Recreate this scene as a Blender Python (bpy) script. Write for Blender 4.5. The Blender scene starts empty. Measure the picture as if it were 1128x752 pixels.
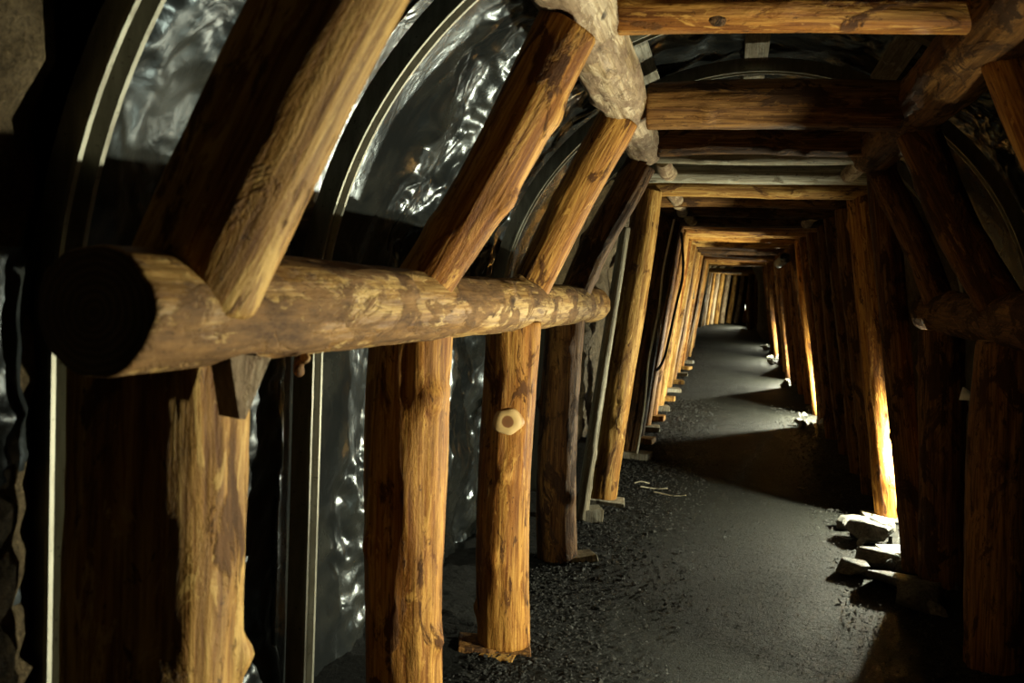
import bpy, math, random
import numpy as np
from mathutils import Vector, Matrix

sc = bpy.context.scene
C = sc.collection

# ------------------------------------------------------------------ camera
cam_d = bpy.data.cameras.new('camera')
cam = bpy.data.objects.new('camera', cam_d); C.objects.link(cam)
r_ = Vector((0.97139036, 0.23410618, 0.03993823))
u_ = Vector((-0.05062751, 0.03982719, 0.99792317))
f_ = Vector((-0.23202935, 0.97139492, -0.05053996))
M = Matrix((r_, u_, -f_)).transposed().to_4x4()
M.translation = (0, 0, 1.5)
cam.matrix_world = M
cam_d.sensor_width = 36.0
cam_d.lens = 1000 / 1128 * 36
cam_d.clip_start = 0.02; cam_d.clip_end = 200
cam_d.dof.use_dof = True
cam_d.dof.focus_distance = 4.6
cam_d.dof.aperture_fstop = 4.5
sc.camera = cam

# ------------------------------------------------------------------ world and view
w = bpy.data.worlds.new('underground'); sc.world = w; w.use_nodes = True
w.node_tree.nodes['Background'].inputs[0].default_value = (0.5, 0.55, 0.6, 1)
w.node_tree.nodes['Background'].inputs[1].default_value = 0.0
sc.view_settings.view_transform = 'Standard'
sc.view_settings.look = 'None'
sc.view_settings.gamma = 1.0
sc.view_settings.use_curve_mapping = False
sc.view_settings.exposure = 0.0
LAMP_COL = (0.96, 0.96, 0.70)
# the mine's work lamps: x, y, height over the floor, watts
LAMPS = [(1.29, 6.59, .50, 430), (1.28, 11.80, .42, 800), (1.28, 16.3, .42, 620),
         (1.28, 21.0, .42, 480), (1.27, 25.6, .40, 200), (0.58, 36.2, .78, 360), (1.36, 2.98, .60, 480)]

rng = random.Random(7)
# ------------------------------------------------------------------ noise
def _hash(ix, iy, iz, seed):
    h = (ix * 374761393 + iy * 668265263 + iz * 2147483647 + seed * 974634777) & 0xffffffff
    h = ((h ^ (h >> 13)) * 1274126177) & 0xffffffff
    h = ((h ^ (h >> 16)) * 2246822519) & 0xffffffff
    return ((h >> 8) & 0xffff) / 32767.5 - 1.0
def vnoise(x, y, z, seed=0):
    x, y, z = np.broadcast_arrays(np.asarray(x, float), np.asarray(y, float), np.asarray(z, float))
    fx, fy, fz = np.floor(x), np.floor(y), np.floor(z)
    ix, iy, iz = fx.astype(np.int64), fy.astype(np.int64), fz.astype(np.int64)
    tx, ty, tz = x - fx, y - fy, z - fz
    tx = tx * tx * tx * (tx * (tx * 6 - 15) + 10); ty = ty * ty * ty * (ty * (ty * 6 - 15) + 10); tz = tz * tz * (3 - 2 * tz)
    o = 0
    for a in (0, 1):
        for b in (0, 1):
            for c in (0, 1):
                wgt = (tx if a else 1 - tx) * (ty if b else 1 - ty) * (tz if c else 1 - tz)
                o = o + wgt * _hash(ix + a, iy + b, iz + c, seed)
    return o
def fbm(x, y, z, seed=0, octv=4, gain=.5):
    o, a, s = 0, 1.0, 1.0
    for i in range(octv):
        o = o + a * vnoise(np.asarray(x) * s, np.asarray(y) * s, np.asarray(z) * s, seed + i * 17); a *= gain; s *= 2.03
    return o

# ------------------------------------------------------------------ mesh helpers
def mesh_from(name, verts, faces, mats, midx=None, smooth=True):
    me = bpy.data.meshes.new(name)
    me.from_pydata([tuple(v) for v in verts], [], faces)
    for m in mats: me.materials.append(m)
    if midx is not None: me.polygons.foreach_set('material_index', midx)
    me.polygons.foreach_set('use_smooth', [smooth] * len(faces))
    me.update()
    return me
def grid_mesh(name, V, mats, close_u=False, smooth=True):
    """V: (nu, nv, 3) array"""
    nu, nv = V.shape[:2]
    me = bpy.data.meshes.new(name)
    idx = np.arange(nu * nv).reshape(nu, nv)
    a = idx[:-1, :-1]; b = idx[1:, :-1]; c = idx[1:, 1:]; d = idx[:-1, 1:]
    q = np.stack([a, b, c, d], -1).reshape(-1, 4)
    n = len(q)
    me.vertices.add(nu * nv); me.vertices.foreach_set('co', V.reshape(-1).astype(np.float32))
    me.loops.add(n * 4); me.loops.foreach_set('vertex_index', q.reshape(-1).astype(np.int32))
    me.polygons.add(n)
    me.polygons.foreach_set('loop_start', np.arange(0, n * 4, 4, dtype=np.int32))
    me.polygons.foreach_set('use_smooth', np.full(n, smooth))
    for m in mats: me.materials.append(m)
    me.update(calc_edges=True); me.validate()
    return me
def link(name, me, parent=None, loc=None, rot=None):
    o = bpy.data.objects.new(name, me); C.objects.link(o)
    if parent is not None: o.parent = parent
    if loc is not None: o.location = loc
    if rot is not None: o.rotation_euler = rot
    return o
def tag(o, label, cat, group=None):
    o['label'] = label; o['category'] = cat
    if group: o['group'] = group
    return o
def struct(o, label=None):
    o['kind'] = 'structure'
    if label: o['label'] = label
    return o
def empty(name, loc=(0, 0, 0)):
    o = bpy.data.objects.new(name, None); C.objects.link(o); o.location = loc; o.empty_display_size = .1
    return o
ORD = ['first', 'second', 'third', 'fourth', 'fifth', 'sixth', 'seventh', 'eighth', 'ninth', 'tenth', 'eleventh',
       'twelfth', 'thirteenth', 'fourteenth', 'fifteenth', 'sixteenth', 'seventeenth', 'eighteenth', 'nineteenth', 'twentieth']

# ------------------------------------------------------------------ materials
class NT:
    def __init__(s, name):
        s.m = bpy.data.materials.new(name); s.m.use_nodes = True
        s.t = s.m.node_tree; s.t.nodes.clear()
        s.out = s.n('ShaderNodeOutputMaterial'); s.b = s.n('ShaderNodeBsdfPrincipled')
        s.l(s.b.outputs[0], s.out.inputs[0])
    def n(s, t, **k):
        nd = s.t.nodes.new(t)
        for a, v in k.items(): setattr(nd, a, v)
        return nd
    def l(s, a, b): s.t.links.new(a, b)
    def coords(s, scale, rnd=True, obj=True):
        tc = s.n('ShaderNodeTexCoord'); mp = s.n('ShaderNodeMapping'); mp.inputs['Scale'].default_value = scale
        src = tc.outputs['Object']
        if rnd:
            oi = s.n('ShaderNodeObjectInfo'); mu = s.n('ShaderNodeMath', operation='MULTIPLY'); mu.inputs[1].default_value = 37.0
            s.l(oi.outputs['Random'], mu.inputs[0])
            ad = s.n('ShaderNodeVectorMath', operation='ADD'); s.l(src, ad.inputs[0]); s.l(mu.outputs[0], ad.inputs[1]); src = ad.outputs[0]
        s.l(src, mp.inputs['Vector'])
        return mp.outputs[0]
    def noise(s, vec, scale, detail=4, rough=.55, dist=0.0):
        nd = s.n('ShaderNodeTexNoise'); s.l(vec, nd.inputs['Vector'])
        nd.inputs['Scale'].default_value = scale; nd.inputs['Detail'].default_value = detail
        nd.inputs['Roughness'].default_value = rough; nd.inputs['Distortion'].default_value = dist
        return nd.outputs['Fac']
    def ramp(s, fac, stops, interp='LINEAR'):
        nd = s.n('ShaderNodeValToRGB'); s.l(fac, nd.inputs[0]); cr = nd.color_ramp; cr.interpolation = interp
        while len(cr.elements) < len(stops): cr.elements.new(.5)
        for e, (p, c) in zip(cr.elements, stops):
            e.position = p; e.color = (*c, 1) if not isinstance(c, (int, float)) else (c, c, c, 1)
        return nd.outputs[0]
    def mix(s, fac, a, b, mode='MIX'):
        nd = s.n('ShaderNodeMix', data_type='RGBA', blend_type=mode)
        for sock, v in ((nd.inputs[0], fac), (nd.inputs[6], a), (nd.inputs[7], b)):
            if isinstance(v, (int, float)): sock.default_value = v
            elif isinstance(v, tuple): sock.default_value = (*v, 1)
            else: s.l(v, sock)
        return nd.outputs[2]
    def math(s, op, a, b=None):
        nd = s.n('ShaderNodeMath', operation=op)
        for i, v in enumerate((a, b)):
            if v is None: continue
            if isinstance(v, (int, float)): nd.inputs[i].default_value = v
            else: s.l(v, nd.inputs[i])
        return nd.outputs[0]
    def bump(s, h, strength, dist=.01, prev=None):
        nd = s.n('ShaderNodeBump'); nd.inputs['Strength'].default_value = strength; nd.inputs['Distance'].default_value = dist
        s.l(h, nd.inputs['Height'])
        if prev is not None: s.l(prev, nd.inputs['Normal'])
        return nd.outputs[0]
    def fin(s, col, rough, normal=None, metal=0, spec=.5):
        for nm, v in (('Base Color', col), ('Roughness', rough)):
            if isinstance(v, (int, float)): s.b.inputs[nm].default_value = v
            elif isinstance(v, tuple): s.b.inputs[nm].default_value = (*v, 1)
            else: s.l(v, s.b.inputs[nm])
        s.b.inputs['Metallic'].default_value = metal
        s.b.inputs['Specular IOR Level'].default_value = spec
        if normal is not None: s.l(normal, s.b.inputs['Normal'])
        return s.m

def wood(name, light, mid, dark, barkcol, bark=.3, barkcol2=None, rough=.62):
    light, mid, dark, barkcol = [tuple(c * .72 for c in q) for q in (light, mid, dark, barkcol)]
    if barkcol2: barkcol2 = tuple(c * .72 for c in barkcol2)
    t = NT(name)
    vs = t.coords((9, 9, .75)); vf = t.coords((40, 40, 2.2)); vp = t.coords((5.5, 5.5, 2.2)); vg = t.coords((1, 1, 1))
    streak = t.noise(vs, 1.0, 5, .6, .4)
    fine = t.noise(vf, 1.0, 4, .6, .3)
    col = t.ramp(streak, [(.30, dark), (.43, mid), (.55, light), (.68, mid), (.80, light)])
    col = t.mix(t.ramp(fine, [(.36, .75), (.58, 0.0)]), col, dark)
    fib = t.noise(t.coords((130, 130, 5)), 1.0, 3, .6, .2)
    col = t.mix(t.ramp(fib, [(.38, .6), (.55, 0.0)]), col, mid, 'MULTIPLY')
    flk = t.noise(t.coords((16, 16, 4)), 1.0, 6, .75, 1.0)
    col = t.mix(t.ramp(flk, [(.57, 0.0), (.61, .8)]), col, light)
    col = t.mix(t.ramp(flk, [(.355, .9), (.40, 0.0)]), col, dark)
    # inner bark left behind in ragged patches
    pat = t.noise(vp, 1.6, 7, .68, .6)
    th = 1 - bark
    pm = t.ramp(pat, [(max(0, .33 + .35 * th - .02), 0.0), (.33 + .35 * th + .025, 1.0)])
    b2 = barkcol2 or tuple(c * .5 for c in barkcol)
    bcol = t.mix(t.ramp(t.noise(t.coords((22, 22, 6)), 1.0, 5, .7), [(.35, 0.0), (.65, 1.0)]), barkcol, b2)
    col = t.mix(pm, col, bcol)
    nick = t.noise(t.coords((34, 34, 13)), 1.0, 5, .7, 1.2)
    col = t.mix(t.ramp(nick, [(.335, .85), (.385, 0.0)]), col, tuple(c * .4 for c in dark))
    col = t.mix(t.ramp(nick, [(.64, 0.0), (.68, .55)]), col, light)
    # dark knots and nicks
    vo = t.n('ShaderNodeTexVoronoi'); t.l(t.coords((6, 6, 2.6)), vo.inputs['Vector']); vo.inputs['Scale'].default_value = 1.0
    km = t.ramp(vo.outputs['Distance'], [(.05, 1.0), (.13, 0.0)])
    km = t.mix(t.ramp(t.noise(vg, 9, 2), [(.52, 0.0), (.56, 1.0)]), (0, 0, 0), km)
    col = t.mix(km, col, tuple(c * .25 for c in dark))
    n1 = t.bump(streak, .35, .012)
    n2 = t.bump(fib, .4, .003, t.bump(flk, .75, .008, t.bump(fine, .6, .005, n1)))
    n3 = t.bump(pm, .55, .006, n2)
    n4 = t.bump(t.noise(vg, 55, 4, .65), .4, .005, n3)
    rg = t.mix(pm, (rough,) * 3, (.78,) * 3)
    return t.fin(col, rg, n4, spec=.14)
def endgrain(name, light, dark):
    t = NT(name)
    tc = t.n('ShaderNodeTexCoord'); ln = t.n('ShaderNodeVectorMath', operation='LENGTH')
    mp = t.n('ShaderNodeMapping'); mp.inputs['Scale'].default_value = (1, 1, 0); t.l(tc.outputs['Object'], mp.inputs[0]); t.l(mp.outputs[0], ln.inputs[0])
    d = t.math('ADD', t.math('MULTIPLY', ln.outputs['Value'], 520.0), t.math('MULTIPLY', t.noise(t.coords((14, 14, 14)), 1.0, 3), 9.0))
    s = t.math('MULTIPLY', t.math('ADD', t.math('SINE', d), 1.0), .5)
    col = t.mix(s, light, dark)
    col = t.mix(t.ramp(t.noise(t.coords((30, 30, 30)), 1, 4), [(.4, .5), (.6, 0.0)]), col, dark)
    return t.fin(col, .75, t.bump(s, .2, .004))

W_OR = wood('peeled_orange_pine', (.66, .34, .075), (.42, .165, .026), (.17, .055, .009), (.15, .058, .014), .26, (.07, .026, .008))
W_YE = wood('peeled_yellow_pine', (.72, .44, .13), (.50, .25, .05), (.20, .08, .016), (.19, .085, .026), .28, (.09, .04, .014))
W_BK = wood('half_barked_log', (.66, .43, .16), (.44, .235, .07), (.18, .08, .022), (.30, .155, .055), .50, (.085, .040, .016), .5)
W_PL = wood('pale_barked_log', (.66, .52, .34), (.50, .36, .20), (.22, .13, .06), (.42, .30, .185), .50, (.16, .09, .05), .5)
W_BR = wood('shade_brown_log', (.34, .17, .048), (.215, .09, .022), (.085, .033, .009), (.09, .042, .016), .42, (.045, .02, .009))  # brown wood, its colour deepened for timbers that stand in shade
W_DK = wood('shade_and_knot_wood', (.20, .10, .035), (.12, .055, .018), (.05, .022, .008), (.05, .028, .014), .45, (.03, .016, .008))  # shade put into the colour of unlit frame logs; also the small knot
W_GR = wood('grey_slim_prop', (.62, .58, .45), (.48, .43, .31), (.24, .19, .12), (.30, .25, .17), .2, (.16, .13, .09))
E_G = endgrain('sawn_log_end', (.55, .33, .12), (.33, .17, .05))
E_D = endgrain('shaded_log_end', (.10, .06, .03), (.05, .03, .015))  # end grain painted dark for a beam end turned away from the lamps
E_P = endgrain('pale_log_end', (.60, .46, .27), (.42, .29, .15))

def m_plastic(name, r0, r1, sp):
    t = NT(name)
    v = t.coords((1, 1, 1), rnd=False)
    n1 = t.noise(v, 9, 4, .5, 1.5)
    n2 = t.noise(t.coords((26, 26, 11), rnd=False), 1.0, 4, .6, .8)
    nb = t.bump(n2, .16, .004, t.bump(n1, .25, .015))
    dust = t.ramp(t.noise(v, 3.5, 6, .65), [(.45, 0.0), (.75, 1.0)])
    col = t.mix(dust, (.010, .011, .011), (.030, .029, .023))
    rg = t.mix(dust, (r0,) * 3, (r1,) * 3)
    t.b.inputs['Specular Tint'].default_value = (.66, .84, 1.0, 1)
    return t.fin(col, rg, nb, spec=sp)
PLASTIC = m_plastic('black_plastic_film', .20, .36, .45)
PLASTIC_D = m_plastic('dusty_black_plastic_film', .30, .46, .24)
def m_rock(name, c1, c2, c3, sc_=3.0, spec=.3, rough=.8):
    t = NT(name)
    v = t.coords((1, 1, 1), rnd=False)
    n1 = t.noise(v, sc_, 8, .65); n2 = t.noise(v, sc_ * 9, 6, .7)
    col = t.ramp(n1, [(.3, c1), (.5, c2), (.7, c3)])
    col = t.mix(t.ramp(n2, [(.35, .7), (.6, 0.0)]), col, tuple(c * .35 for c in c1))
    return t.fin(col, rough, t.bump(n2, 1.0, .03, t.bump(n1, 1.0, .10)), spec=spec)
ROCK = m_rock('brown_rock', (.07, .046, .02), (.16, .11, .052), (.28, .20, .105), 9.0)
STONE = m_rock('shale_stone', (.10, .095, .075), (.22, .21, .17), (.36, .34, .28), 7.0, .4, .65)
COAL = m_rock('coal_crumb', (.015, .015, .013), (.035, .034, .03), (.08, .075, .06), 14.0, .5, .55)
def m_floor():
    t = NT('trodden_coal_dirt')
    v = t.coords((1, 1, 1), rnd=False)
    n1 = t.noise(v, 1.6, 6, .6); n2 = t.noise(v, 28, 8, .7); n3 = t.noise(v, 120, 4, .7)
    col = t.ramp(n1, [(.3, (.007, .0075, .006)), (.5, (.0115, .012, .0095)), (.72, (.020, .0205, .016))])
    col = t.mix(t.ramp(n2, [(.36, .75), (.58, 0.0)]), col, (.006, .006, .0055))
    fl = t.ramp(n3, [(.64, 0.0), (.72, 1.0)])
    col = t.mix(fl, col, (.08, .072, .046))
    # the dirt colour goes darker in a strip along the left timbers
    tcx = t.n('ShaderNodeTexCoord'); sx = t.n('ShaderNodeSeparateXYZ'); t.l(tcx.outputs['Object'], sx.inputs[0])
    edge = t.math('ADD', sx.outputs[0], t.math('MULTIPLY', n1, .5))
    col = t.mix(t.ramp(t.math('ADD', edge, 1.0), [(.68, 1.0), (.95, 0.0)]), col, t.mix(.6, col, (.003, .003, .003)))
    h = t.math('ADD', n2, t.math('MULTIPLY', n3, .7))
    rg = t.ramp(n1, [(.3, .62), (.7, .82)])
    return t.fin(col, rg, t.bump(h, 1.0, .022), spec=.14)
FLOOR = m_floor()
def m_steel():
    t = NT('galvanised_arch_steel')
    n = t.noise(t.coords((30, 30, 6)), 1.0, 5, .6); g = t.noise(t.coords((60, 60, 60)), 1.0, 4, .7)
    col = t.ramp(n, [(.3, (.16, .145, .11)), (.55, (.25, .24, .19)), (.75, (.34, .325, .265))])
    col = t.mix(t.ramp(g, [(.62, 0.0), (.68, .8)]), col, (.06, .05, .035))
    return t.fin(col, t.ramp(n, [(.3, .38), (.7, .55)]), t.bump(g, .15, .003), metal=.65)
STEEL = m_steel()
def m_flat(name, col, rough=.6, metal=0, spec=.4, vary=.25):
    t = NT(name)
    n = t.noise(t.coords((18, 18, 18)), 1.0, 5, .65)
    c = t.ramp(n, [(.3, tuple(x * (1 - vary) for x in col)), (.7, tuple(min(1, x * (1 + vary)) for x in col))])
    return t.fin(c, rough, t.bump(n, .1, .004), metal=metal, spec=spec)
BOARD = wood('sawn_grey_board', (.52, .49, .40), (.42, .38, .29), (.24, .19, .12), (.30, .24, .15), .12, None, .65)
CABLE_D = m_flat('dark_cable', (.02, .016, .014), .5)
CABLE_L = m_flat('pale_cable', (.55, .50, .38), .6)
BOXM = m_flat('dark_box_plastic', (.05, .045, .03), .5)
WHITE = m_flat('white_scrap', (.80, .80, .74), .6, vary=.1)
HOUSE = m_flat('lamp_housing', (.06, .06, .055), .45, .5)
def m_emit(name, col, st):
    t = NT(name); t.b.inputs['Base Color'].default_value = (*col, 1)
    t.b.inputs['Emission Color'].default_value = (*col, 1); t.b.inputs['Emission Strength'].default_value = st
    return t.m
GLOW = m_emit('lit_lamp_glass', (1.0, .95, .82), 60)

# ------------------------------------------------------------------ ground line of the tunnel
def fl(y):
    return float(np.interp(y, [-10, 7.5, 9, 12, 16, 24, 30, 37, 50], [0, 0, .03, .10, .18, .36, .48, .66, .80]))
def bend(y):
    return 0.0 if y < 34 else (y - 34) ** 2 / 26.0
def left_x(y): return float(np.interp(y, [-10, 1.56, 1.68, 6.6, 6.9, 30, 33, 50], [-1.37, -1.325, -1.60, -1.58, -1.36, -1.42, -1.50, -1.50])) + bend(y)
def right_x(y): return float(np.interp(y, [-10, 6.6, 6.9, 27, 28.5, 50], [1.80, 1.76, 1.62, 1.62, .95, .95])) + bend(y)
flv = np.vectorize(fl); lxv = np.vectorize(left_x); rxv = np.vectorize(right_x)

# floor: fine near, coarse far
ys = [-8.0]
while ys[-1] < 47: ys.append(ys[-1] + max(.016, .0042 * abs(ys[-1]) if ys[-1] > 0 else .12))
ys = np.array(ys); us = np.linspace(0, 1, 190)
Y, U = np.meshgrid(ys, us, indexing='ij')
L = lxv(ys)[:, None] - .25; R = rxv(ys)[:, None] + .25
X = L + (R - L) * U
xe = X - np.vectorize(bend)(ys)[:, None]
side = np.clip((-.38 - xe) / .3, 0, 1) + np.clip((xe - .82) / .25, 0, 1)
side = np.clip(side, 0, 1)
Z = flv(ys)[:, None] + .0010 * fbm(X * 11, Y * 11, 0, 3, 4) + side * (.008 + .007 * fbm(X * 17, Y * 17, 1.5, 9, 4, .6) + .008 * np.abs(vnoise(X * 36, Y * 36, .3, 4)))
Z += np.clip((xe - 1.0) / .5, 0, 1) * .06 + np.clip((-1.0 - xe) / .4, 0, 1) * .06
trk = np.exp(-((xe - .52 - .02 * np.sin(Y * .8)) / .13) ** 4)
Z += trk * .0013 * np.sin((xe) * 2 * math.pi / .045) * (.5 + vnoise(X * 8, Y * 3, 2, 6)) - trk * .004
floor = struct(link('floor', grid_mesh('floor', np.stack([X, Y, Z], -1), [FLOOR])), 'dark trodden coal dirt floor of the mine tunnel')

# rock shell
ys2 = np.concatenate([np.linspace(-8, 0, 24), np.linspace(.1, 8, 150), np.linspace(8.2, 47, 160)])
def shell(a0, a1, na, nm, lab):
    V = np.zeros((len(ys2), na, 3))
    for j, y in enumerate(ys2):
        lx, rx = left_x(y), right_x(y); z0 = fl(y) - .12
        top = float(np.interp(y, [-10, 6.6, 6.9, 50], [2.98, 2.96, 2.78, 2.70])) + fl(y)
        cx, hw = (lx + rx) / 2, (rx - lx) / 2
        for i, a in enumerate(np.linspace(a0, a1, na)):
            # superellipse-like outline: angle 0 = left foot, pi = right foot
            if a < .25: px, pz = lx, z0 + (1.5 - z0) * a / .25
            elif a > .75: px, pz = rx, z0 + (1.5 - z0) * (1 - a) / .25
            else:
                th = math.pi * (1 - (a - .25) / .5)
                e = .8
                px = cx + hw * math.copysign(abs(math.cos(th)) ** e, math.cos(th)); pz = 1.5 + (top - 1.5) * abs(math.sin(th)) ** e
            V[j, i] = (px, y, pz)
    n = fbm(V[..., 0] * 2.2, V[..., 1] * 2.2, V[..., 2] * 2.2, 21, 5, .55)
    ctr = np.array([.1, 0, 1.3]); d = V - ctr; d[..., 1] = 0
    d /= np.maximum(np.linalg.norm(d, axis=-1, keepdims=True), 1e-6)
    n2 = fbm(V[..., 0] * 9, V[..., 1] * 9, V[..., 2] * 9, 41, 3, .55)
    V += d * (np.abs(n) * .11 + .018 * n2)[..., None]
    return struct(link(nm, grid_mesh(nm, V, [ROCK])), lab)
shell(0, .38, 60, 'wall_left', 'rough brown rock behind the left timbers')
shell(.38, .62, 50, 'ceiling', 'rough rock roof above the beams')
shell(.62, 1, 60, 'wall_right', 'rough dark rock behind the right timbers')
for nm, yy in (('wall_back', -8.0), ('wall_end', 46.9)):
    uu, vv = np.meshgrid(np.linspace(-6, 10, 40), np.linspace(-.5, 5, 20), indexing='ij')
    V = np.stack([uu, yy + .08 * fbm(uu * 2, vv * 2, 0, 5), vv], -1)
    struct(link(nm, grid_mesh(nm, V, [ROCK])), 'rough rock closing the tunnel')

# ------------------------------------------------------------------ logs
def log_mesh(name, L, r0, r1, mat, end, seed, seg=40, step=.035, rough=1.0, bend_=.012, cham=.008, hewn=0.0, knots=0, flare=0.0):
    """a trimmed tree trunk along local +Z with its own wobble, dents, branch stubs and sawn ends"""
    rg = random.Random(seed)
    n = max(6, int(L / step)) + 1
    zs = np.linspace(0, L, n); th = np.linspace(0, 2 * math.pi, seg, endpoint=False)
    zz, tt = np.meshgrid(zs, th, indexing='ij')
    r = r0 + (r1 - r0) * zz / L
    cx, cy = np.cos(tt), np.sin(tt)
    d = .045 * vnoise(cx * 1.3, cy * 1.3, zz * 2.0, seed) + .028 * vnoise(cx * 3, cy * 3, zz * 3.2, seed + 5) + .018 * fbm(cx * 6, cy * 6, zz * 7, seed + 9, 3)
    d = d + .012 * vnoise(cx * 11, cy * 11, zz * 2.5, seed + 31)
    d = d * rough
    if hewn:
        fa = np.abs(vnoise(cx * 2.2, cy * 2.2, zz * 1.2, seed + 77)); d = d - hewn * np.clip(fa - .25, 0, 1)
    for k in range(knots):
        kz, kt, ks = rg.uniform(.08, .92) * L, rg.uniform(0, 6.283), rg.uniform(.025, .045)
        dd = ((zz - kz) / ks) ** 2 + ((np.angle(np.exp(1j * (tt - kt)))) * r / ks) ** 2
        d = d + rg.uniform(.09, .2) * np.exp(-dd)
    if flare: d = d + flare * np.clip(1 - zz / .25, 0, 1) ** 2
    rr = r * (1 + d)
    bx = bend_ * np.sin(zz / L * math.pi * rg.uniform(.8, 1.6) + rg.uniform(0, 3)); by = bend_ * np.sin(zz / L * math.pi * rg.uniform(.8, 1.6) + rg.uniform(0, 3))
    bx = bx - bx[0:1]; by = by - by[0:1]
    bx = bx - bx[-1:] * zz / L; by = by - by[-1:] * zz / L
    P = np.stack([rr * cx + bx, rr * cy + by, zz], -1)
    verts = P.reshape(-1, 3)
    idx = np.arange(n * seg).reshape(n, seg)
    nx = np.roll(idx, -1, 1)
    q = np.stack([idx[:-1], nx[:-1], nx[1:], idx[1:]], -1).reshape(-1, 4)
    faces = [tuple(f) for f in q.tolist()]; midx = [0] * len(faces)
    verts = verts.tolist()
    for e, sgn in ((0, -1), (n - 1, 1)):
        ring = P[e]; c = ring.mean(0); prev = idx[e].tolist()
        for k, (s, dz) in enumerate(((.965, cham), (.5, cham + .001))):
            base = len(verts)
            for p in ring:
                v = c + (p - c) * s; v[2] += sgn * dz; verts.append(v.tolist())
            for i in range(seg):
                j = (i + 1) % seg; f = (prev[i], prev[j], base + j, base + i)
                faces.append(f if sgn > 0 else f[::-1]); midx.append(1 if k else 0)
            prev = [base + i for i in range(seg)]
        f = tuple(prev); faces.append(f if sgn > 0 else f[::-1]); midx.append(1)
    me = mesh_from(name, verts, faces, [mat, end], midx)
    return me
_seed = [100]
def log(name, p0, p1, r0, r1, mat, end, label, cat, group=None, spin=0.0, **k):
    p0, p1 = Vector(p0), Vector(p1); d = p1 - p0
    _seed[0] += 13
    me = log_mesh(name, d.length, r0, r1, mat, end, k.pop('seed', _seed[0]), **k)
    o = link(name, me)
    q = d.to_track_quat('Z', 'Y')
    o.rotation_mode = 'QUATERNION'
    from mathutils import Quaternion
    o.rotation_quaternion = q @ Quaternion((0, 0, 1), spin)
    o.location = p0
    return tag(o, label, cat, group)
def place_on(o, me_name, me, point, normal):
    """a piece fixed to log o at a world point, facing normal"""
    c = link(me_name, me, o)
    m = o.rotation_quaternion.to_matrix().to_4x4(); m.translation = o.location
    w_ = Vector(normal).to_track_quat('Z', 'Y').to_matrix().to_4x4(); w_.translation = Vector(point)
    c.matrix_basis = m.inverted() @ w_
    return c
HI = dict(seg=72, step=.018)

# ---- left side: long beam at shoulder height on four posts, four raking struts, long roof beam
wall_beam = log('side_log', (-.875, 1.12, 1.455), (-.865, 5.85, 1.463), .098, .110, W_BK, E_D,
    'long half-barked log lying along the left posts at shoulder height', 'beam', 'long side beams', rough=1.0, knots=9, **HI)
PL = 'posts under the long left beam'
left_posts = [
    ((-1.03, 1.50, .0), (-1.03, 1.50, 1.40), .165, .16, W_YE, 'thick dark post with a split pale edge under the near end of the long beam', .10),
    ((-.93, 2.66, .0), (-.955, 2.66, 1.385), .118, .130, W_OR, 'smooth honey-coloured post under the long left beam, nearest fully lit one', .0),
    ((-.865, 3.70, .03), (-.880, 3.70, 1.385), .110, .116, W_OR, 'orange post with a round sawn knot under the long left beam', .0),
    ((-.895, 5.05, .02), (-.905, 5.05, 1.38), .112, .110, W_BR, 'shaded brown post with a pale edge under the far end of the long left beam', .0)]
post_objs = []
for p0, p1, a, b, m, lab, hw in left_posts:
    post_objs.append(log('timber_post', p0, p1, a, b, m, E_G, lab, 'post', PL, hewn=hw, knots=5 if hw == 0 else 1, **HI))
SL = 'raking struts above the long left beam'
for p0, p1, a, b, m, lab in (
    ((-.86, 1.335, 1.50), (-.50, 1.345, 2.20), .108, .105, W_YE, 'nearest raking strut on the left, wide and mostly black with one lit edge'),
    ((-.855, 2.47, 1.53), (-.47, 2.46, 2.235), .082, .086, W_OR, 'lit orange raking strut second from the front on the long left beam'),
    ((-.85, 3.87, 1.54), (-.50, 3.88, 2.265), .082, .084, W_OR, 'streaked orange raking strut third from the front on the long left beam'),
    ((-.85, 5.06, 1.54), (-.525, 5.08, 2.25), .085, .085, W_BR, 'dark raking strut with a thin pale edge at the far end of the left beam')):
    log('timber_strut', p0, p1, a, b, m, E_G, lab, 'strut', SL, knots=4, **HI)
roof_l = log('roof_log', (-.46, .6, 2.35), (-.515, 5.22, 2.355), .125, .092, W_PL, E_P,
    'pale knobbly barked log running along the upper left of the roof', 'beam', 'long roof beams', rough=1.5, knots=22, **HI)

# ---- right side mirror
log('side_log', (1.13, 1.9, 1.47), (1.12, 5.62, 1.50), .120, .112, W_BR, E_G,
    'dark log lying along the right posts at shoulder height', 'beam', 'long side beams', knots=6, **HI)
log('roof_log', (.73, .6, 2.35), (.715, 5.30, 2.36), .140, .118, W_BR, E_G,
    'dark brown barked log running along the upper right of the roof', 'beam', 'long roof beams', rough=1.3, knots=14, **HI)
PR = 'posts under the long right beam'
for p0, p1, a, b, m, lab in (
    ((1.205, 3.27, .0), (1.175, 3.27, 1.38), .13, .125, W_BR, 'dark post at the right edge of the picture nearest the camera'),
    ((1.175, 4.16, .0), (1.135, 4.16, 1.385), .132, .125, W_BR, 'dim brown post under the right beam, the one at the lower right corner'),
    ((1.185, 5.28, .02), (1.105, 5.28, 1.40), .118, .112, W_BR, 'dim brown post under the far end of the right beam')):
    log('timber_post', p0, p1, a, b, m, E_G, lab, 'post', PR, knots=4, **HI)
SR = 'raking struts above the right beam'
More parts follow.
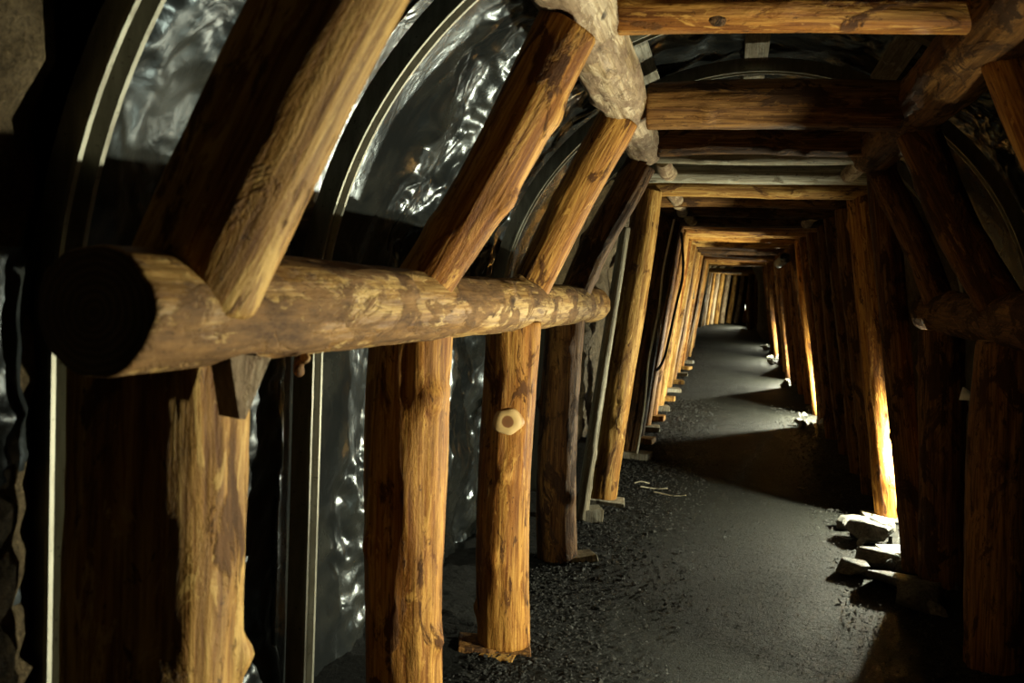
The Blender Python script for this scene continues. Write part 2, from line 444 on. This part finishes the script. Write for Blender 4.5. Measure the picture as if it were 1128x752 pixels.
for p0, p1, a, b, m, lab in (
    ((1.10, 3.02, 1.55), (.775, 3.02, 2.27), .082, .08, W_OR, 'nearest raking strut on the right, cut by the picture edge'),
    ((1.09, 4.16, 1.56), (.725, 4.16, 2.26), .088, .086, W_BR, 'dark raking strut standing on the middle of the right beam'),
    ((1.085, 5.30, 1.57), (.755, 5.34, 2.27), .075, .075, W_BR, 'dark slim raking strut at the far end of the right beam')):
    log('timber_strut', p0, p1, a, b, m, E_G, lab, 'strut', SR, knots=3, **HI)

# ---- cross beams between the roof beams
CG = 'cross beams between the long roof beams'
for p0, p1, a, b, m, lab in (
    ((-.38, 1.55, 2.38), (.62, 1.60, 2.38), .085, .085, W_OR, 'cross beam over the camera, above the picture'),
    ((-.37, 2.80, 2.385), (.64, 2.88, 2.375), .078, .074, W_OR, 'orange cross beam with a dark knot at the top of the picture'),
    ((-.385, 4.02, 2.345), (.63, 4.02, 2.335), .100, .102, W_BR, 'thick brown cross beam, second from the top of the picture'),
    ((-.42, 5.03, 2.375), (.62, 5.03, 2.375), .088, .086, W_BR, 'black shaded cross beam behind the thick brown one')):
    cl = log('cross_log', p0, p1, a, b, m, E_G, lab, 'beam', CG, knots=4, **HI)
    if 'dark knot' in lab: knot_log = cl

# ---- slim props and the leaning post on the right
log('slim_prop', (-.90, 5.98, .03), (-.70, 6.0, 1.97), .042, .034, W_GR, E_P, 'slim grey-white leaning pole left of the first full frame', 'pole', knots=4, seg=32, step=.03)
log('timber_post', (1.095, 5.46, .05), (.79, 5.58, 2.36), .075, .082, W_BR, E_G, 'long leaning post hiding the lamp at the end of the right beam', 'post', knots=4, **HI)
log('cross_log', (-.62, 5.62, 2.40), (.86, 5.62, 2.40), .058, .055, W_GR, E_P, 'thin pale cross beam just past the ends of the roof beams', 'beam', 'thin roof poles', knots=3, seg=36, step=.03)

# ---- closed frames: two leaning posts and a cap each
frame_y = [6.62, 8.55, 9.40, 10.15, 10.95, 11.8, 12.8, 13.9, 15.1, 16.4, 17.7, 19.0, 20.4, 21.8, 23.2]
right_y = [6.86, 7.70, 8.55, 9.45, 10.40, 11.50, 12.20, 13.3, 14.5, 15.75, 16.75, 18.2, 19.6, 21.45, 22.6, 23.6]
cap_y = [6.74, 7.62, 8.50, 9.40, 10.2, 11.0, 11.8, 12.8, 13.9, 15.1, 16.4, 17.8, 19.2, 20.7, 22.2, 23.4]
FL, FR, FC = 'left posts of the closed frames', 'right posts of the closed frames', 'caps of the closed frames'
lefts = [W_YE, W_DK, W_DK, W_OR, W_OR, W_YE, W_OR, W_YE]
j = lambda s: rng.uniform(-s, s)
drift_l = lambda y: float(np.interp(y, [6.6, 9, 16, 24], [0, -.02, -.05, -.06]))
drift_r = lambda y: float(np.interp(y, [6.6, 9, 16, 24], [0, 0, -.06, -.08]))
res = lambda y: dict(seg=56, step=.03) if y < 9 else dict(seg=28, step=.09)
capz = lambda y: 2.29 + fl(y) * .55
for k, y in enumerate(frame_y):
    rl = .118 if k == 0 else .10 + j(.012); d = drift_l(y)
    log('timber_post', (-.862 + d + j(.02) * (k > 0), y, fl(y) + .05), (-.61 + d * .5 + j(.015), y + j(.03), capz(y)), rl, rl * .84, lefts[k % 8] if k < 8 else lefts[3 + k % 5], E_G,
        f'{ORD[k]} left leaning post of the closed frames, counted from the camera', 'post', FL, knots=3, **res(y))
for k, y in enumerate(right_y):
    rr = .128 if k == 0 else .105 + j(.012); d = drift_r(y)
    log('timber_post', (1.205 + d + j(.02) * (k > 0), y, fl(y) + .03), (.865 + d * .6 + j(.015), y + j(.03), capz(y)), rr, rr * .9, W_OR if k in (0, 6) else W_BR, E_G,
        f'{ORD[k]} right leaning post of the closed frames, counted from the camera', 'post', FR, knots=3, **res(y))
for k, y in enumerate(cap_y):
    rc = .085 + j(.012); z = capz(y) + rc - .02
    log('cap_log', (-.76 + drift_l(y) * .5 + j(.05), y + j(.03), z + j(.012)), (1.02 + drift_r(y) * .6 + j(.06), y + .08 + j(.03), z + j(.012)), rc, rc * .92,
        [W_YE, W_BR, W_DK, W_DK, W_OR, W_OR, W_YE, W_OR][k % 8], E_G, f'{ORD[k]} round cap log of the closed frames, counted from the camera', 'beam', FC, knots=3, **res(y))
# twin cap in front of the first frame
log('cap_log', (-.70, 6.33, 2.385), (.93, 6.33, 2.385), .072, .068, W_GR, E_G, 'pale grey twin cap lying just in front of the first closed frame', 'beam', FC, knots=3, seg=48, step=.03)
# short spreaders between caps
for (x, y0, y1, z, lab) in (
    (-.45, 5.66, 6.30, 2.37, 'round end of a short spreader log under the thin pale beam, left one'),
    (.70, 5.66, 6.30, 2.37, 'round end of a short spreader log under the thin pale beam, right one'),
    (-.47, 6.85, 7.53, 2.33, 'short spreader log between the first and second cap logs'),
    (-.47, 7.72, 8.42, 2.32, 'short spreader log between the second and third cap logs'),
    (-.42, 8.6, 9.32, 2.32, 'short spreader log between the third and fourth cap logs, left one'),
    (.68, 8.6, 9.35, 2.32, 'short spreader log between the third and fourth cap logs, right one')):
    log('spreader_log', (x, y0, z), (x, y1, z), .052, .052, W_PL, E_P, lab, 'log', 'short spreader logs between caps', seg=28, step=.06)

# ---- far lit stretch round the bend
for k in range(13):
    y = 34.2 + k * .72; z = fl(y); b = bend(y)
    log('timber_post', (-1.12 + b, y, z), (-.92 + b, y, z + 2.05), .10, .09, [W_PL, W_YE][k % 2], E_G, f'{ORD[k]} pale left post of the far lamplit stretch', 'post', 'left posts of the far stretch', seg=20, step=.15)
    if k < 4:
        log('timber_post', (.74 + b, y + .25, z), (.66 + b, y + .25, z + 2.05), .09, .085, W_BR, E_G, f'{ORD[k]} dark right post of the far lamplit stretch', 'post', 'right posts of the far stretch', seg=20, step=.15)
    log('cap_log', (-1.1 + b, y, z + 2.12), (.9 + b, y + .2, z + 2.12), .085, .08, W_YE, E_G, f'{ORD[k]} cap beam of the far lamplit stretch', 'beam', 'caps of the far stretch', seg=20, step=.15)

# ------------------------------------------------------------------ steel arches and plastic
ACX, ACZ, AR = .10, 1.35, 1.41
def arch_pt(s, R_):
    """s: path length along leg-arch-leg measured from the left foot at radius AR; returns x, z, outward normal"""
    leg = ACZ; arc = math.pi * AR
    if s < leg: return ACX - R_, s, -1.0, 0.0
    if s < leg + arc:
        a = math.pi - (s - leg) / AR
        return ACX + R_ * math.cos(a), ACZ + R_ * math.sin(a), math.cos(a), math.sin(a)
    return ACX + R_, ACZ - (s - leg - arc), 1.0, 0.0
TOT = 2 * ACZ + math.pi * AR
arch_ys = [.15, 1.58, 2.75, 4.10, 5.16, 6.55]
# U-shaped arch section: (across y, outward r) with lips on the tunnel side
prof = [(-.038, .000), (-.025, .000), (-.021, .016), (-.014, .060), (.014, .060), (.021, .016), (.025, .000), (.038, .000),
        (.038, .010), (.030, .012), (.021, .076), (-.021, .076), (-.030, .012), (-.038, .010)]
def arch_mesh():
    ns = 110; V = []
    for i in range(ns + 1):
        s = TOT * i / ns
        for (py, pr) in prof:
            x, z, nx, nz = arch_pt(s, AR + pr); V.append((x, py, z))
    m = len(prof); F_ = []
    for i in range(ns):
        for j in range(m):
            k = (j + 1) % m
            F_.append((i * m + j, (i + 1) * m + j, (i + 1) * m + k, i * m + k))
    F_.append(tuple(range(m))); F_.append(tuple(reversed(range(ns * m, ns * m + m))))
    return mesh_from('steel_arch', V, F_, [STEEL], None, False)
am = arch_mesh()
ALAB = ['steel arch behind the camera edge', 'grey channel steel arch with two ridges at the upper left corner', 'beige-edged steel arch curving up between the first two left struts',
        'steel arch showing between the second and third left struts', 'steel arch crossing the roof above the thick brown cross beam', 'steel arch hidden just before the first closed frame']
for k, y in enumerate(arch_ys):
    o = link('steel_arch', am, None, (0, y, 0)); tag(o, ALAB[k], 'steel arch', 'steel arches carrying the plastic')

def sheet(y0, y1, seed, label, smax=TOT - .02, rad=AR + .10, mat=PLASTIC, zone=.40):
    ns, ny = int(smax / .016), int((y1 - y0) / .016)
    s = np.linspace(0.02, smax, ns); y = np.linspace(y0, y1, ny)
    base = np.array([arch_pt(a, rad) for a in s])
    S, YY = np.meshgrid(s, y, indexing='ij')
    e = np.clip(np.sin((YY - y0) / (y1 - y0) * math.pi), 0, 1) ** .5
    wx = S + .10 * fbm(S * 2, YY * 2, 0, seed + 50, 3); wy = YY + .10 * fbm(S * 2, YY * 2, 9, seed + 60, 3)
    big = .055 * fbm(wx * 1.7, wy * 1.9, 0, seed, 3)
    cr = 1 - np.abs(vnoise(wx * 5.5, wy * 3.5, .3, seed + 3)) * 2; cr2 = 1 - np.abs(vnoise(wx * 12, wy * 9, .7, seed + 4)) * 2
    un = (YY - y0) / (y1 - y0) + .16 * fbm(S * 1.6, YY * .6, 4, seed + 8, 3)
    patch = np.clip((un - zone) / .20, 0, 1); patch = .04 + .96 * patch * patch * (3 - 2 * patch)
    big = big * (.25 + .75 * patch)
    fine = .020 * cr * patch + .011 * cr2 * patch + .006 * patch * (1 - np.abs(vnoise(wx * 25, wy * 19, .1, seed + 6)) * 2)
    off = -(big + fine) * (.25 + .75 * e) + .012 * (1 - e)
    off = np.maximum(off, -.075)
    # the film hangs in long pulled folds under the crown
    cr_m = np.exp(-((S - TOT / 2) / .9) ** 2)
    off = off * (1 - .6 * cr_m) + cr_m * .012 * np.sin((wx * 9 + wy * 4) * 2.2)
    x = base[:, 0][:, None] + base[:, 2][:, None] * off; z = base[:, 1][:, None] + base[:, 3][:, None] * off
    o = link('plastic_sheet', grid_mesh('plastic_sheet', np.stack([x, YY, z], -1), [mat]))
    return tag(o, label, 'plastic sheet', 'black plastic sheets behind the arches')
sheet(.60, 1.56, 55, 'strip of crumpled black plastic at the lower left edge of the picture', 1.55, AR + .05, PLASTIC_D)
sheet(1.585, 2.74, 11, 'crumpled dusty black plastic sheet behind the nearest left strut', mat=PLASTIC_D, zone=-.2)
sheet(2.70, 4.10, 22, 'crumpled shiny black plastic sheet behind the second left strut', zone=.33)
sheet(4.06, 5.42, 33, 'crumpled black plastic sheet behind the third left strut', zone=.12)
sheet(5.38, 6.75, 44, 'crumpled black plastic sheet at the far end of the left beam')

# ------------------------------------------------------------------ boards along the crown
def box_mesh(name, sx, sy, sz, mat, seed=0, jit=.0, bev=.004, n=1):
    import bmesh
    bm = bmesh.new(); bmesh.ops.create_cube(bm, size=1)
    rg = random.Random(seed)
    for v in bm.verts:
        v.co.x *= sx; v.co.y *= sy; v.co.z *= sz
        v.co += Vector((rg.uniform(-jit, jit), rg.uniform(-jit, jit), rg.uniform(-jit, jit)))
    bmesh.ops.bevel(bm, geom=bm.edges[:], offset=bev, segments=1, affect='EDGES')
    me = bpy.data.meshes.new(name); bm.to_mesh(me); bm.free(); me.materials.append(mat)
    return me
bd = box_mesh('lagging_board', .12, .025, 1.30, BOARD, 3, .004)
for bi, (y0, lab) in enumerate(((2.78, 'above the top cross beam'), (4.12, 'over the gap before the thick brown cross beam'), (5.44, 'over the gap past the roof beams'))):
    for x, nmx in ((-.50, 'left'), (.065, 'middle'), (.71, 'right')):
        a = math.asin(max(-1, min(1, (x - ACX) / (AR + .085)))); zz = ACZ + (AR + .085) * math.cos(a)
        o = link('lagging_board', bd, None, (x, y0 + .66, zz - .012), (math.radians(90), a, 0))
        o.rotation_euler = (Matrix.Rotation(a, 3, 'Y') @ Matrix.Rotation(math.radians(90), 3, 'X')).to_euler()
        tag(o, f'{nmx} grey roof board {lab}', 'board', 'grey boards along the crown')

# ------------------------------------------------------------------ details on the timbers
def disc_mesh(name, r, h, mat, seed, seg=28, sx=1.0):
    V = []; F_ = []
    for k, (s, z) in enumerate(((1.15, -.02), (1.0, h * .75), (.94, h), (.5, h + .001), (.0001, h + .001))):
        for i in range(seg):
            a = 2 * math.pi * i / seg; q = 1 + .08 * math.sin(2 * a + seed) + .05 * math.sin(5 * a + seed * 2)
            V.append((math.cos(a) * r * s * q * sx, math.sin(a) * r * s * q, z))
    for k in range(4):
        for i in range(seg):
            j = (i + 1) % seg; F_.append((k * seg + i, k * seg + j, (k + 1) * seg + j, (k + 1) * seg + i))
    return mesh_from(name, V, F_, [mat])
def m_knot():
    t = NT('sawn_knot')
    tc = t.n('ShaderNodeTexCoord'); ln = t.n('ShaderNodeVectorMath', operation='LENGTH'); mp = t.n('ShaderNodeMapping'); mp.inputs['Scale'].default_value = (1, 1, 0); t.l(tc.outputs['Object'], mp.inputs[0]); t.l(mp.outputs[0], ln.inputs[0])
    d = t.math('ADD', ln.outputs['Value'], t.math('MULTIPLY', t.noise(t.coords((30, 30, 30)), 1.0, 3), .008))
    col = t.ramp(t.math('MULTIPLY', d, 10.0), [(.0, (.14, .055, .014)), (.26, (.19, .075, .02)), (.31, (.55, .36, .14)), (.58, (.58, .38, .16)), (.66, (.30, .15, .045))])
    return t.fin(col, .6)
KNOT = m_knot()
post2 = post_objs[2]
k = place_on(post2, 'knot', disc_mesh('knot', .056, .022, KNOT, 1), (-.862, 3.597, .985), (.16, -.97, .05)); k['label'] = 'round sawn knot with a brown heart'
k = place_on(knot_log, 'knot', disc_mesh('knot', .018, .005, W_DK, 3, sx=1.4), (-.08, 2.768, 2.330), (0, -.76, -.65)); k['label'] = 'small dark knot'
# wedge and peg at the near end
import bmesh
def wedge_mesh(name, L, w0, w1, d, mat):
    V = [(-w0 / 2, -d / 2, 0), (w0 / 2, -d / 2, 0), (w0 / 2, d / 2, 0), (-w0 / 2, d / 2, 0), (-w1 / 2, -d / 2, L), (w1 / 2, -d / 2, L), (w1 / 2, d / 2, L), (-w1 / 2, d / 2, L)]
    F_ = [(3, 2, 1, 0), (4, 5, 6, 7), (0, 1, 5, 4), (1, 2, 6, 5), (2, 3, 7, 6), (3, 0, 4, 7)]
    return mesh_from(name, V, F_, [mat], None, False)
o = link('wedge', wedge_mesh('wedge', .11, .012, .085, .06, W_PL), None, (-.83, 1.41, 1.27), (0, .12, 1.15))
tag(o, 'small pale wooden wedge driven between nearest left post and long beam', 'wedge')
log('peg', (-.80, 1.62, 1.36), (-.83, 1.66, 1.335), .010, .010, W_BR, E_G, 'short brown peg sticking out below the long left beam', 'peg', seg=16, step=.02)

# wooden blocks under the left posts
def block(p, size, rot, label, grp, seed, mat=None):
    o = link('wooden_block', box_mesh('wooden_block', *size, mat or BOARD, seed, .006), None, p, rot); return tag(o, label, 'block', grp)
BG = 'blocks under the left posts'
block((-.90, 3.67, .012), (.30, .16, .035), (.03, .06, .25), 'dark flat board under the post with the round knot', BG, 1, W_BR)
block((-.86, 3.60, -.005), (.14, .12, .04), (0, 0, -.1), 'pale offcut below the flat board under the knotted post', BG, 2, W_YE)
block((-.80, 5.06, .02), (.26, .12, .04), (.02, -.08, .5), 'pale splintered block under the shaded post at the end of the left beam', BG, 3, W_GR)
block((-.845, 6.05, .045), (.13, .16, .09), (0, 0, .35), 'grey square block at the foot of the slim pole', BG, 4, BOARD)
block((-.83, 6.58, .02), (.30, .22, .05), (0, .03, .1), 'flat board under the first closed frame, left foot', BG, 5, BOARD)
for kk, y in enumerate(frame_y[1:12]):
    z = fl(y)
    block((-.80 + rng.uniform(-.03, .03), y - .06, z + .03), (.24, .2, .075), (0, 0, rng.uniform(-.3, .3)), f'wooden block under the {ORD[kk + 1]} left leaning post of the closed frames', BG, 20 + kk, W_YE if kk % 2 else BOARD)
block((1.17, 6.82, .03), (.36, .24, .04), (0, 0, .05), 'flat lamplit board under the right foot of the first closed frame', 'blocks under the right posts', 41, BOARD)
block((1.02, 5.72, .075), (.15, .20, .035), (.0, -.05, .25), 'pale lamplit flat board beside the foot of the leaning post', 'blocks under the right posts', 42, WHITE)

# cables
def tube(name, pts, r, mat, seg=8):
    cu = bpy.data.curves.new(name, 'CURVE'); cu.dimensions = '3D'; sp = cu.splines.new('NURBS'); sp.points.add(len(pts) - 1)
    for p, q in zip(sp.points, pts): p.co = (*q, 1)
    sp.use_endpoint_u = True; sp.order_u = 4; cu.bevel_depth = r; cu.bevel_resolution = 3; cu.use_fill_caps = True
    t_ = bpy.data.objects.new('tmp', cu); C.objects.link(t_)
    me = bpy.data.meshes.new_from_object(t_.evaluated_get(bpy.context.evaluated_depsgraph_get()))
    bpy.data.objects.remove(t_); me.materials.clear(); me.materials.append(mat)
    return link(name, me)
tag(tube('cable', [(-.54, 8.42, 2.25), (-.58, 8.4, 2.0), (-.63, 8.4, 1.75), (-.62, 8.38, 1.5), (-.67, 8.4, 1.2), (-.72, 8.4, .9), (-.71, 8.4, .6), (-.76, 8.4, .2), (-.78, 8.4, .05)], .010, CABLE_L),
    'thin pale cable hanging down a dark left post', 'cable')
tag(tube('cable', [(-.52, 9.3, 2.2), (-.49, 9.28, 2.0), (-.47, 9.26, 1.75), (-.52, 9.26, 1.55), (-.56, 9.26, 1.3), (-.60, 9.26, 1.05), (-.64, 9.26, .85), (-.70, 9.28, .8)], .014, CABLE_D),
    'looped black cable in front of the lit orange posts', 'cable')
tag(link('switch_box', box_mesh('switch_box', .10, .06, .17, BOXM, 8, 0, .008), None, (-.70, 16.78, 1.55 + .1)), 'small dark box fixed to a far left post', 'box')
# dark pipe stub up at the right
def ring_mesh(name, r, L, mat, seg=32):
    V = []; F_ = []
    for (rr, y) in ((r, 0), (r, L), (r * .86, L), (r * .86, .02), (r * .86, 0)):
        for i in range(seg):
            a = 2 * math.pi * i / seg; V.append((rr * math.cos(a), y, rr * math.sin(a)))
    for k_ in range(4):
        for i in range(seg):
            j = (i + 1) % seg; F_.append((k_ * seg + i, k_ * seg + j, (k_ + 1) * seg + j, (k_ + 1) * seg + i))
    return mesh_from(name, V, F_, [mat])
tag(link('pipe', ring_mesh('pipe', .07, 1.6, BOXM), None, (.66, 12.4, 2.13)), 'dark round pipe end beside the upper right posts', 'pipe')
# white scraps
def scrap(p, rot, s, label):
    rg = random.Random(int(p[1] * 100)); V = []; 
    for i in range(4):
        for j in range(3): V.append(((i / 3 - .5) * s[0], (j / 2 - .5) * s[1] * (1 - .25 * i / 3), .015 * math.sin(i * 2 + j)))
    F_ = [(i * 3 + j, (i + 1) * 3 + j, (i + 1) * 3 + j + 1, i * 3 + j + 1) for i in range(3) for j in range(2)]
    o = link('white_scrap', mesh_from('white_scrap', V, F_, [WHITE]), None, p, rot)
    o.modifiers.new('t', 'SOLIDIFY').thickness = .003
    return tag(o, label, 'scrap', 'white scraps on the right posts')
scrap((.96, 6.80, 2.12), (1.2, -.4, .2), (.12, .07), 'torn white scrap pinned high on the first lamplit right post')
scrap((1.16, 4.75, 1.10), (.9, .2, -.3), (.12, .07), 'small shiny white scrap in the dark between two right posts')

# ------------------------------------------------------------------ stones and rubble
def stone_mesh(seed, sx, sy, sz):
    rg = random.Random(seed); bm = bmesh.new()
    for _ in range(16):
        v = Vector((rg.gauss(0, 1), rg.gauss(0, 1), rg.gauss(0, 1))).normalized()
        v = Vector([max(-.72, min(.72, c)) for c in v]); bm.verts.new((v.x * sx, v.y * sy, v.z * sz))
    r = bmesh.ops.convex_hull(bm, input=bm.verts[:])
    loose = [v for v in bm.verts if not v.link_faces]
    bmesh.ops.delete(bm, geom=loose, context='VERTS')
    bmesh.ops.bevel(bm, geom=bm.edges[:], offset=min(sx, sy, sz) * .08, segments=1, affect='EDGES')
    me = bpy.data.meshes.new('stone'); bm.to_mesh(me); bm.free(); me.materials.append(STONE)
    return me
hero = [((.93, 6.20, .07), (.115, .17, .075), .2, 'biggest pale flat stone lit at the right edge of the path'),
        ((.88, 6.55, .04), (.13, .10, .05), .5, 'pale broken stone just behind the biggest flat stone'),
        ((1.05, 6.42, .06), (.10, .09, .06), 1.0, 'small lit stone between the biggest stone and the lamplit post'),
        ((.76, 5.42, .035), (.10, .12, .045), -.3, 'dark-sided flat stone lying furthest out on the path'),
        ((.90, 5.62, .05), (.16, .14, .06), .4, 'wide slab stone in front of the biggest pale stone'),
        ((.92, 5.22, .05), (.15, .15, .07), .9, 'dark slab stone in the heap below the leaning post'),
        ((1.02, 4.92, .06), (.14, .16, .08), 0, 'shadowed stone nearest the camera in the right heap')]
for i, (p, s, rz, lab) in enumerate(hero):
    o = link('stone', stone_mesh(60 + i, *[q * 1.25 for q in s]), None, p, (rng.uniform(-.12, .12), rng.uniform(-.12, .12), rz)); tag(o, lab, 'stone', 'stones along the right edge')
sms = [stone_mesh(200 + i, rng.uniform(.03, .06), rng.uniform(.03, .06), rng.uniform(.02, .04)) for i in range(10)]
for i in range(110):
    y = rng.choice([rng.uniform(4.6, 7), rng.uniform(5.0, 6.7), rng.uniform(10.8, 13), rng.uniform(15.3, 17), rng.uniform(19.5, 21.5), rng.uniform(24, 26)])
    x = rng.uniform(.86, 1.28) if y > 5.4 else rng.uniform(.95, 1.35)
    o = link('stone', rng.choice(sms), None, (x, y, fl(y) + .03 + .05 * max(0, x - 1)), (rng.uniform(0, 6), rng.uniform(0, 6), rng.uniform(0, 6)))
    sc_ = rng.uniform(.6, 1.5) * (1 if y < 8 else 1.5); o.scale = (sc_, sc_, sc_ * .7)
    st = 0 if y < 5.4 else 1 if y < 8 else 2 if y < 14 else 3 if y < 18 else 4 if y < 23 else 5
    tag(o, ['small shadowed rubble stone at the foot of the right posts nearest the camera', 'small rubble stone around the big pale flat stones on the right',
            'small rubble stone by the second lamplit right post', 'small rubble stone in the third patch of lamplight on the right',
            'small rubble stone in the fourth patch of lamplight on the right', 'small rubble stone in the furthest patch of lamplight on the right'][st],
        'stone', f'small rubble in the {ORD[st]} stretch of the right edge')

# gravel crumbs: uncountable, one object per side
def crumbs(name, n, xr, yr, label, seed):
    rg = np.random.default_rng(seed); V = []; F_ = []
    base = np.array([(1, 0, 0), (-1, 0, 0), (0, 1, 0), (0, -1, 0), (0, 0, 1), (0, 0, -1)], float)
    tri = [(0, 2, 4), (2, 1, 4), (1, 3, 4), (3, 0, 4), (2, 0, 5), (1, 2, 5), (3, 1, 5), (0, 3, 5)]
    for i in range(n):
        y = yr[0] + (yr[1] - yr[0]) * rg.random() ** 1.6; x = xr[0] + (xr[1] - xr[0]) * (.25 + abs(rg.normal(0, .28)) if rg.random() < .7 else rg.random() ** 2)
        s = rg.uniform(.003, .007) * (1.7 if rg.random() < .1 else 1) * (1 + y * .05)
        a = base * rg.uniform(.6, 1.3, (6, 3)) * s * [1, 1, .6] + rg.normal(0, s * .25, (6, 3))
        c, sn = math.cos(i), math.sin(i)
        a[:, :2] = a[:, :2] @ np.array([[c, sn], [-sn, c]])
        b0 = len(V); V.extend((a + [x, y, fl(y) + .008 + .012 * rg.random()]).tolist())
        F_.extend([(p + b0, q + b0, r + b0) for p, q, r in tri])
    o = link(name, mesh_from(name, V, F_, [COAL], None, False)); o['kind'] = 'stuff'; return tag(o, label, 'gravel')
crumbs('coal_gravel', 16000, (-1.25, -.1), (2.6, 13), 'black coal crumbs strewn along the foot of the left posts', 1)
crumbs('coal_gravel', 7000, (1.4, .62), (3.2, 13), 'dark coal crumbs strewn along the foot of the right posts', 2)
def path_crumbs(n, seed):
    rg = np.random.default_rng(seed); V = []; F_ = []
    base = np.array([(1, 0, 0), (-.5, .87, 0), (-.5, -.87, 0), (0, 0, .8)], float)
    for i in range(n):
        y = 3.3 + 9 * rg.random() ** 1.8; x = rg.uniform(-.45, 1.0); s = rg.uniform(.0015, .0038) * (1 + .05 * y) * (1.8 if rg.random() < .04 else 1)
        a = base * rg.uniform(.7, 1.3, (4, 3)) * s; c, sn = math.cos(i), math.sin(i); a[:, :2] = a[:, :2] @ np.array([[c, sn], [-sn, c]])
        b0 = len(V); V.extend((a + [x, y, fl(y)]).tolist()); F_.extend([(b0, b0 + 1, b0 + 3), (b0 + 1, b0 + 2, b0 + 3), (b0 + 2, b0, b0 + 3)])
    o = link('grit', mesh_from('grit', V, F_, [COAL], None, False)); o['kind'] = 'stuff'; return tag(o, 'fine dark grit scattered over the trodden path', 'grit')
path_crumbs(9000, 5)
# straw-like splinters
for i, (x, y, a, L_) in enumerate(((-.62, 7.22, .1, .20), (-.50, 7.05, -.25, .24), (-.68, 7.35, .5, .12), (.62, 7.75, .6, .07))):
    log('splinter', (x, y, .022), (x + L_ * math.cos(a), y + L_ * math.sin(a) * .4, .024), .006, .004, W_GR, E_P,
        ['long pale wood splinter on the path by the second left post', 'crossed pale wood splinter on the path nearest the camera', 'short pale wood splinter close to the first frame foot', 'pale chip of wood lying in the dark part of the path'][i], 'splinter', 'wood splinters on the path', seg=8, step=.05)

# ------------------------------------------------------------------ lamps
def lamp(x, y, h, watts, label):
    z = fl(y)
    t = empty('work_lamp', (x, y, z)); tag(t, label, 'lamp', 'work lamps on the right side')
    link('stand', ring_mesh('stand', .012, h - .06, HOUSE, 12), t, (.06, 0, 0), (math.radians(90), 0, 0))
    link('foot', box_mesh('foot', .14, .14, .015, HOUSE, 5), t, (.06, 0, .012))
    hs = link('housing', box_mesh('housing', .02, .26, .22, HOUSE, 6), t, (.085, 0, h))
    for sy in (-1, 1): link('added_side_flap', box_mesh('added_side_flap', .12, .006, .22, HOUSE, 6, 0, .001), hs, (-.06, sy * .128, 0))  # made-up side pieces, added to keep lamplight off the right wall
    for sz in (-1, 1): link('added_top_flap' if sz > 0 else 'added_bottom_flap', box_mesh('flap', .145 if sz > 0 else .10, .26, .006, HOUSE, 6, 0, .001), hs, (-.0725 if sz > 0 else -.05, 0, sz * .108))  # added above and below; the longer upper one keeps the right roof dark
    V = []; F_ = []; n_, m_ = 16, 8
    for i in range(m_ + 1):
        for j in range(n_):
            a, b = math.pi * i / m_, 2 * math.pi * j / n_; V.append((.026 * math.sin(a) * math.cos(b), .026 * math.sin(a) * math.sin(b), .034 * math.cos(a)))
    for i in range(m_):
        for j in range(n_): F_.append((i * n_ + j, i * n_ + (j + 1) % n_, (i + 1) * n_ + (j + 1) % n_, (i + 1) * n_ + j))
    link('bulb', mesh_from('bulb', V, F_, [GLOW]), t, (.035, 0, h))
    ld = bpy.data.lights.new('lamp_light', 'POINT'); ld.energy = watts; ld.color = LAMP_COL; ld.shadow_soft_size = .03
    lo = bpy.data.objects.new('lamp_light', ld); C.objects.link(lo); lo.parent = t; lo.location = (0, 0, h)
LLAB = ['work lamp hidden behind the leaning post, lighting the nearest stretch', 'work lamp behind right posts lighting the second stretch of path', 'work lamp behind right posts lighting the third stretch of path',
        'work lamp behind right posts lighting the fourth stretch of path', 'work lamp at the far end of the straight path', 'bright work lamp seen at the very end of the tunnel', 'work lamp beside the nearest right post lighting the near left timbers']
for a, lab in zip(LAMPS, LLAB): lamp(*a, lab)
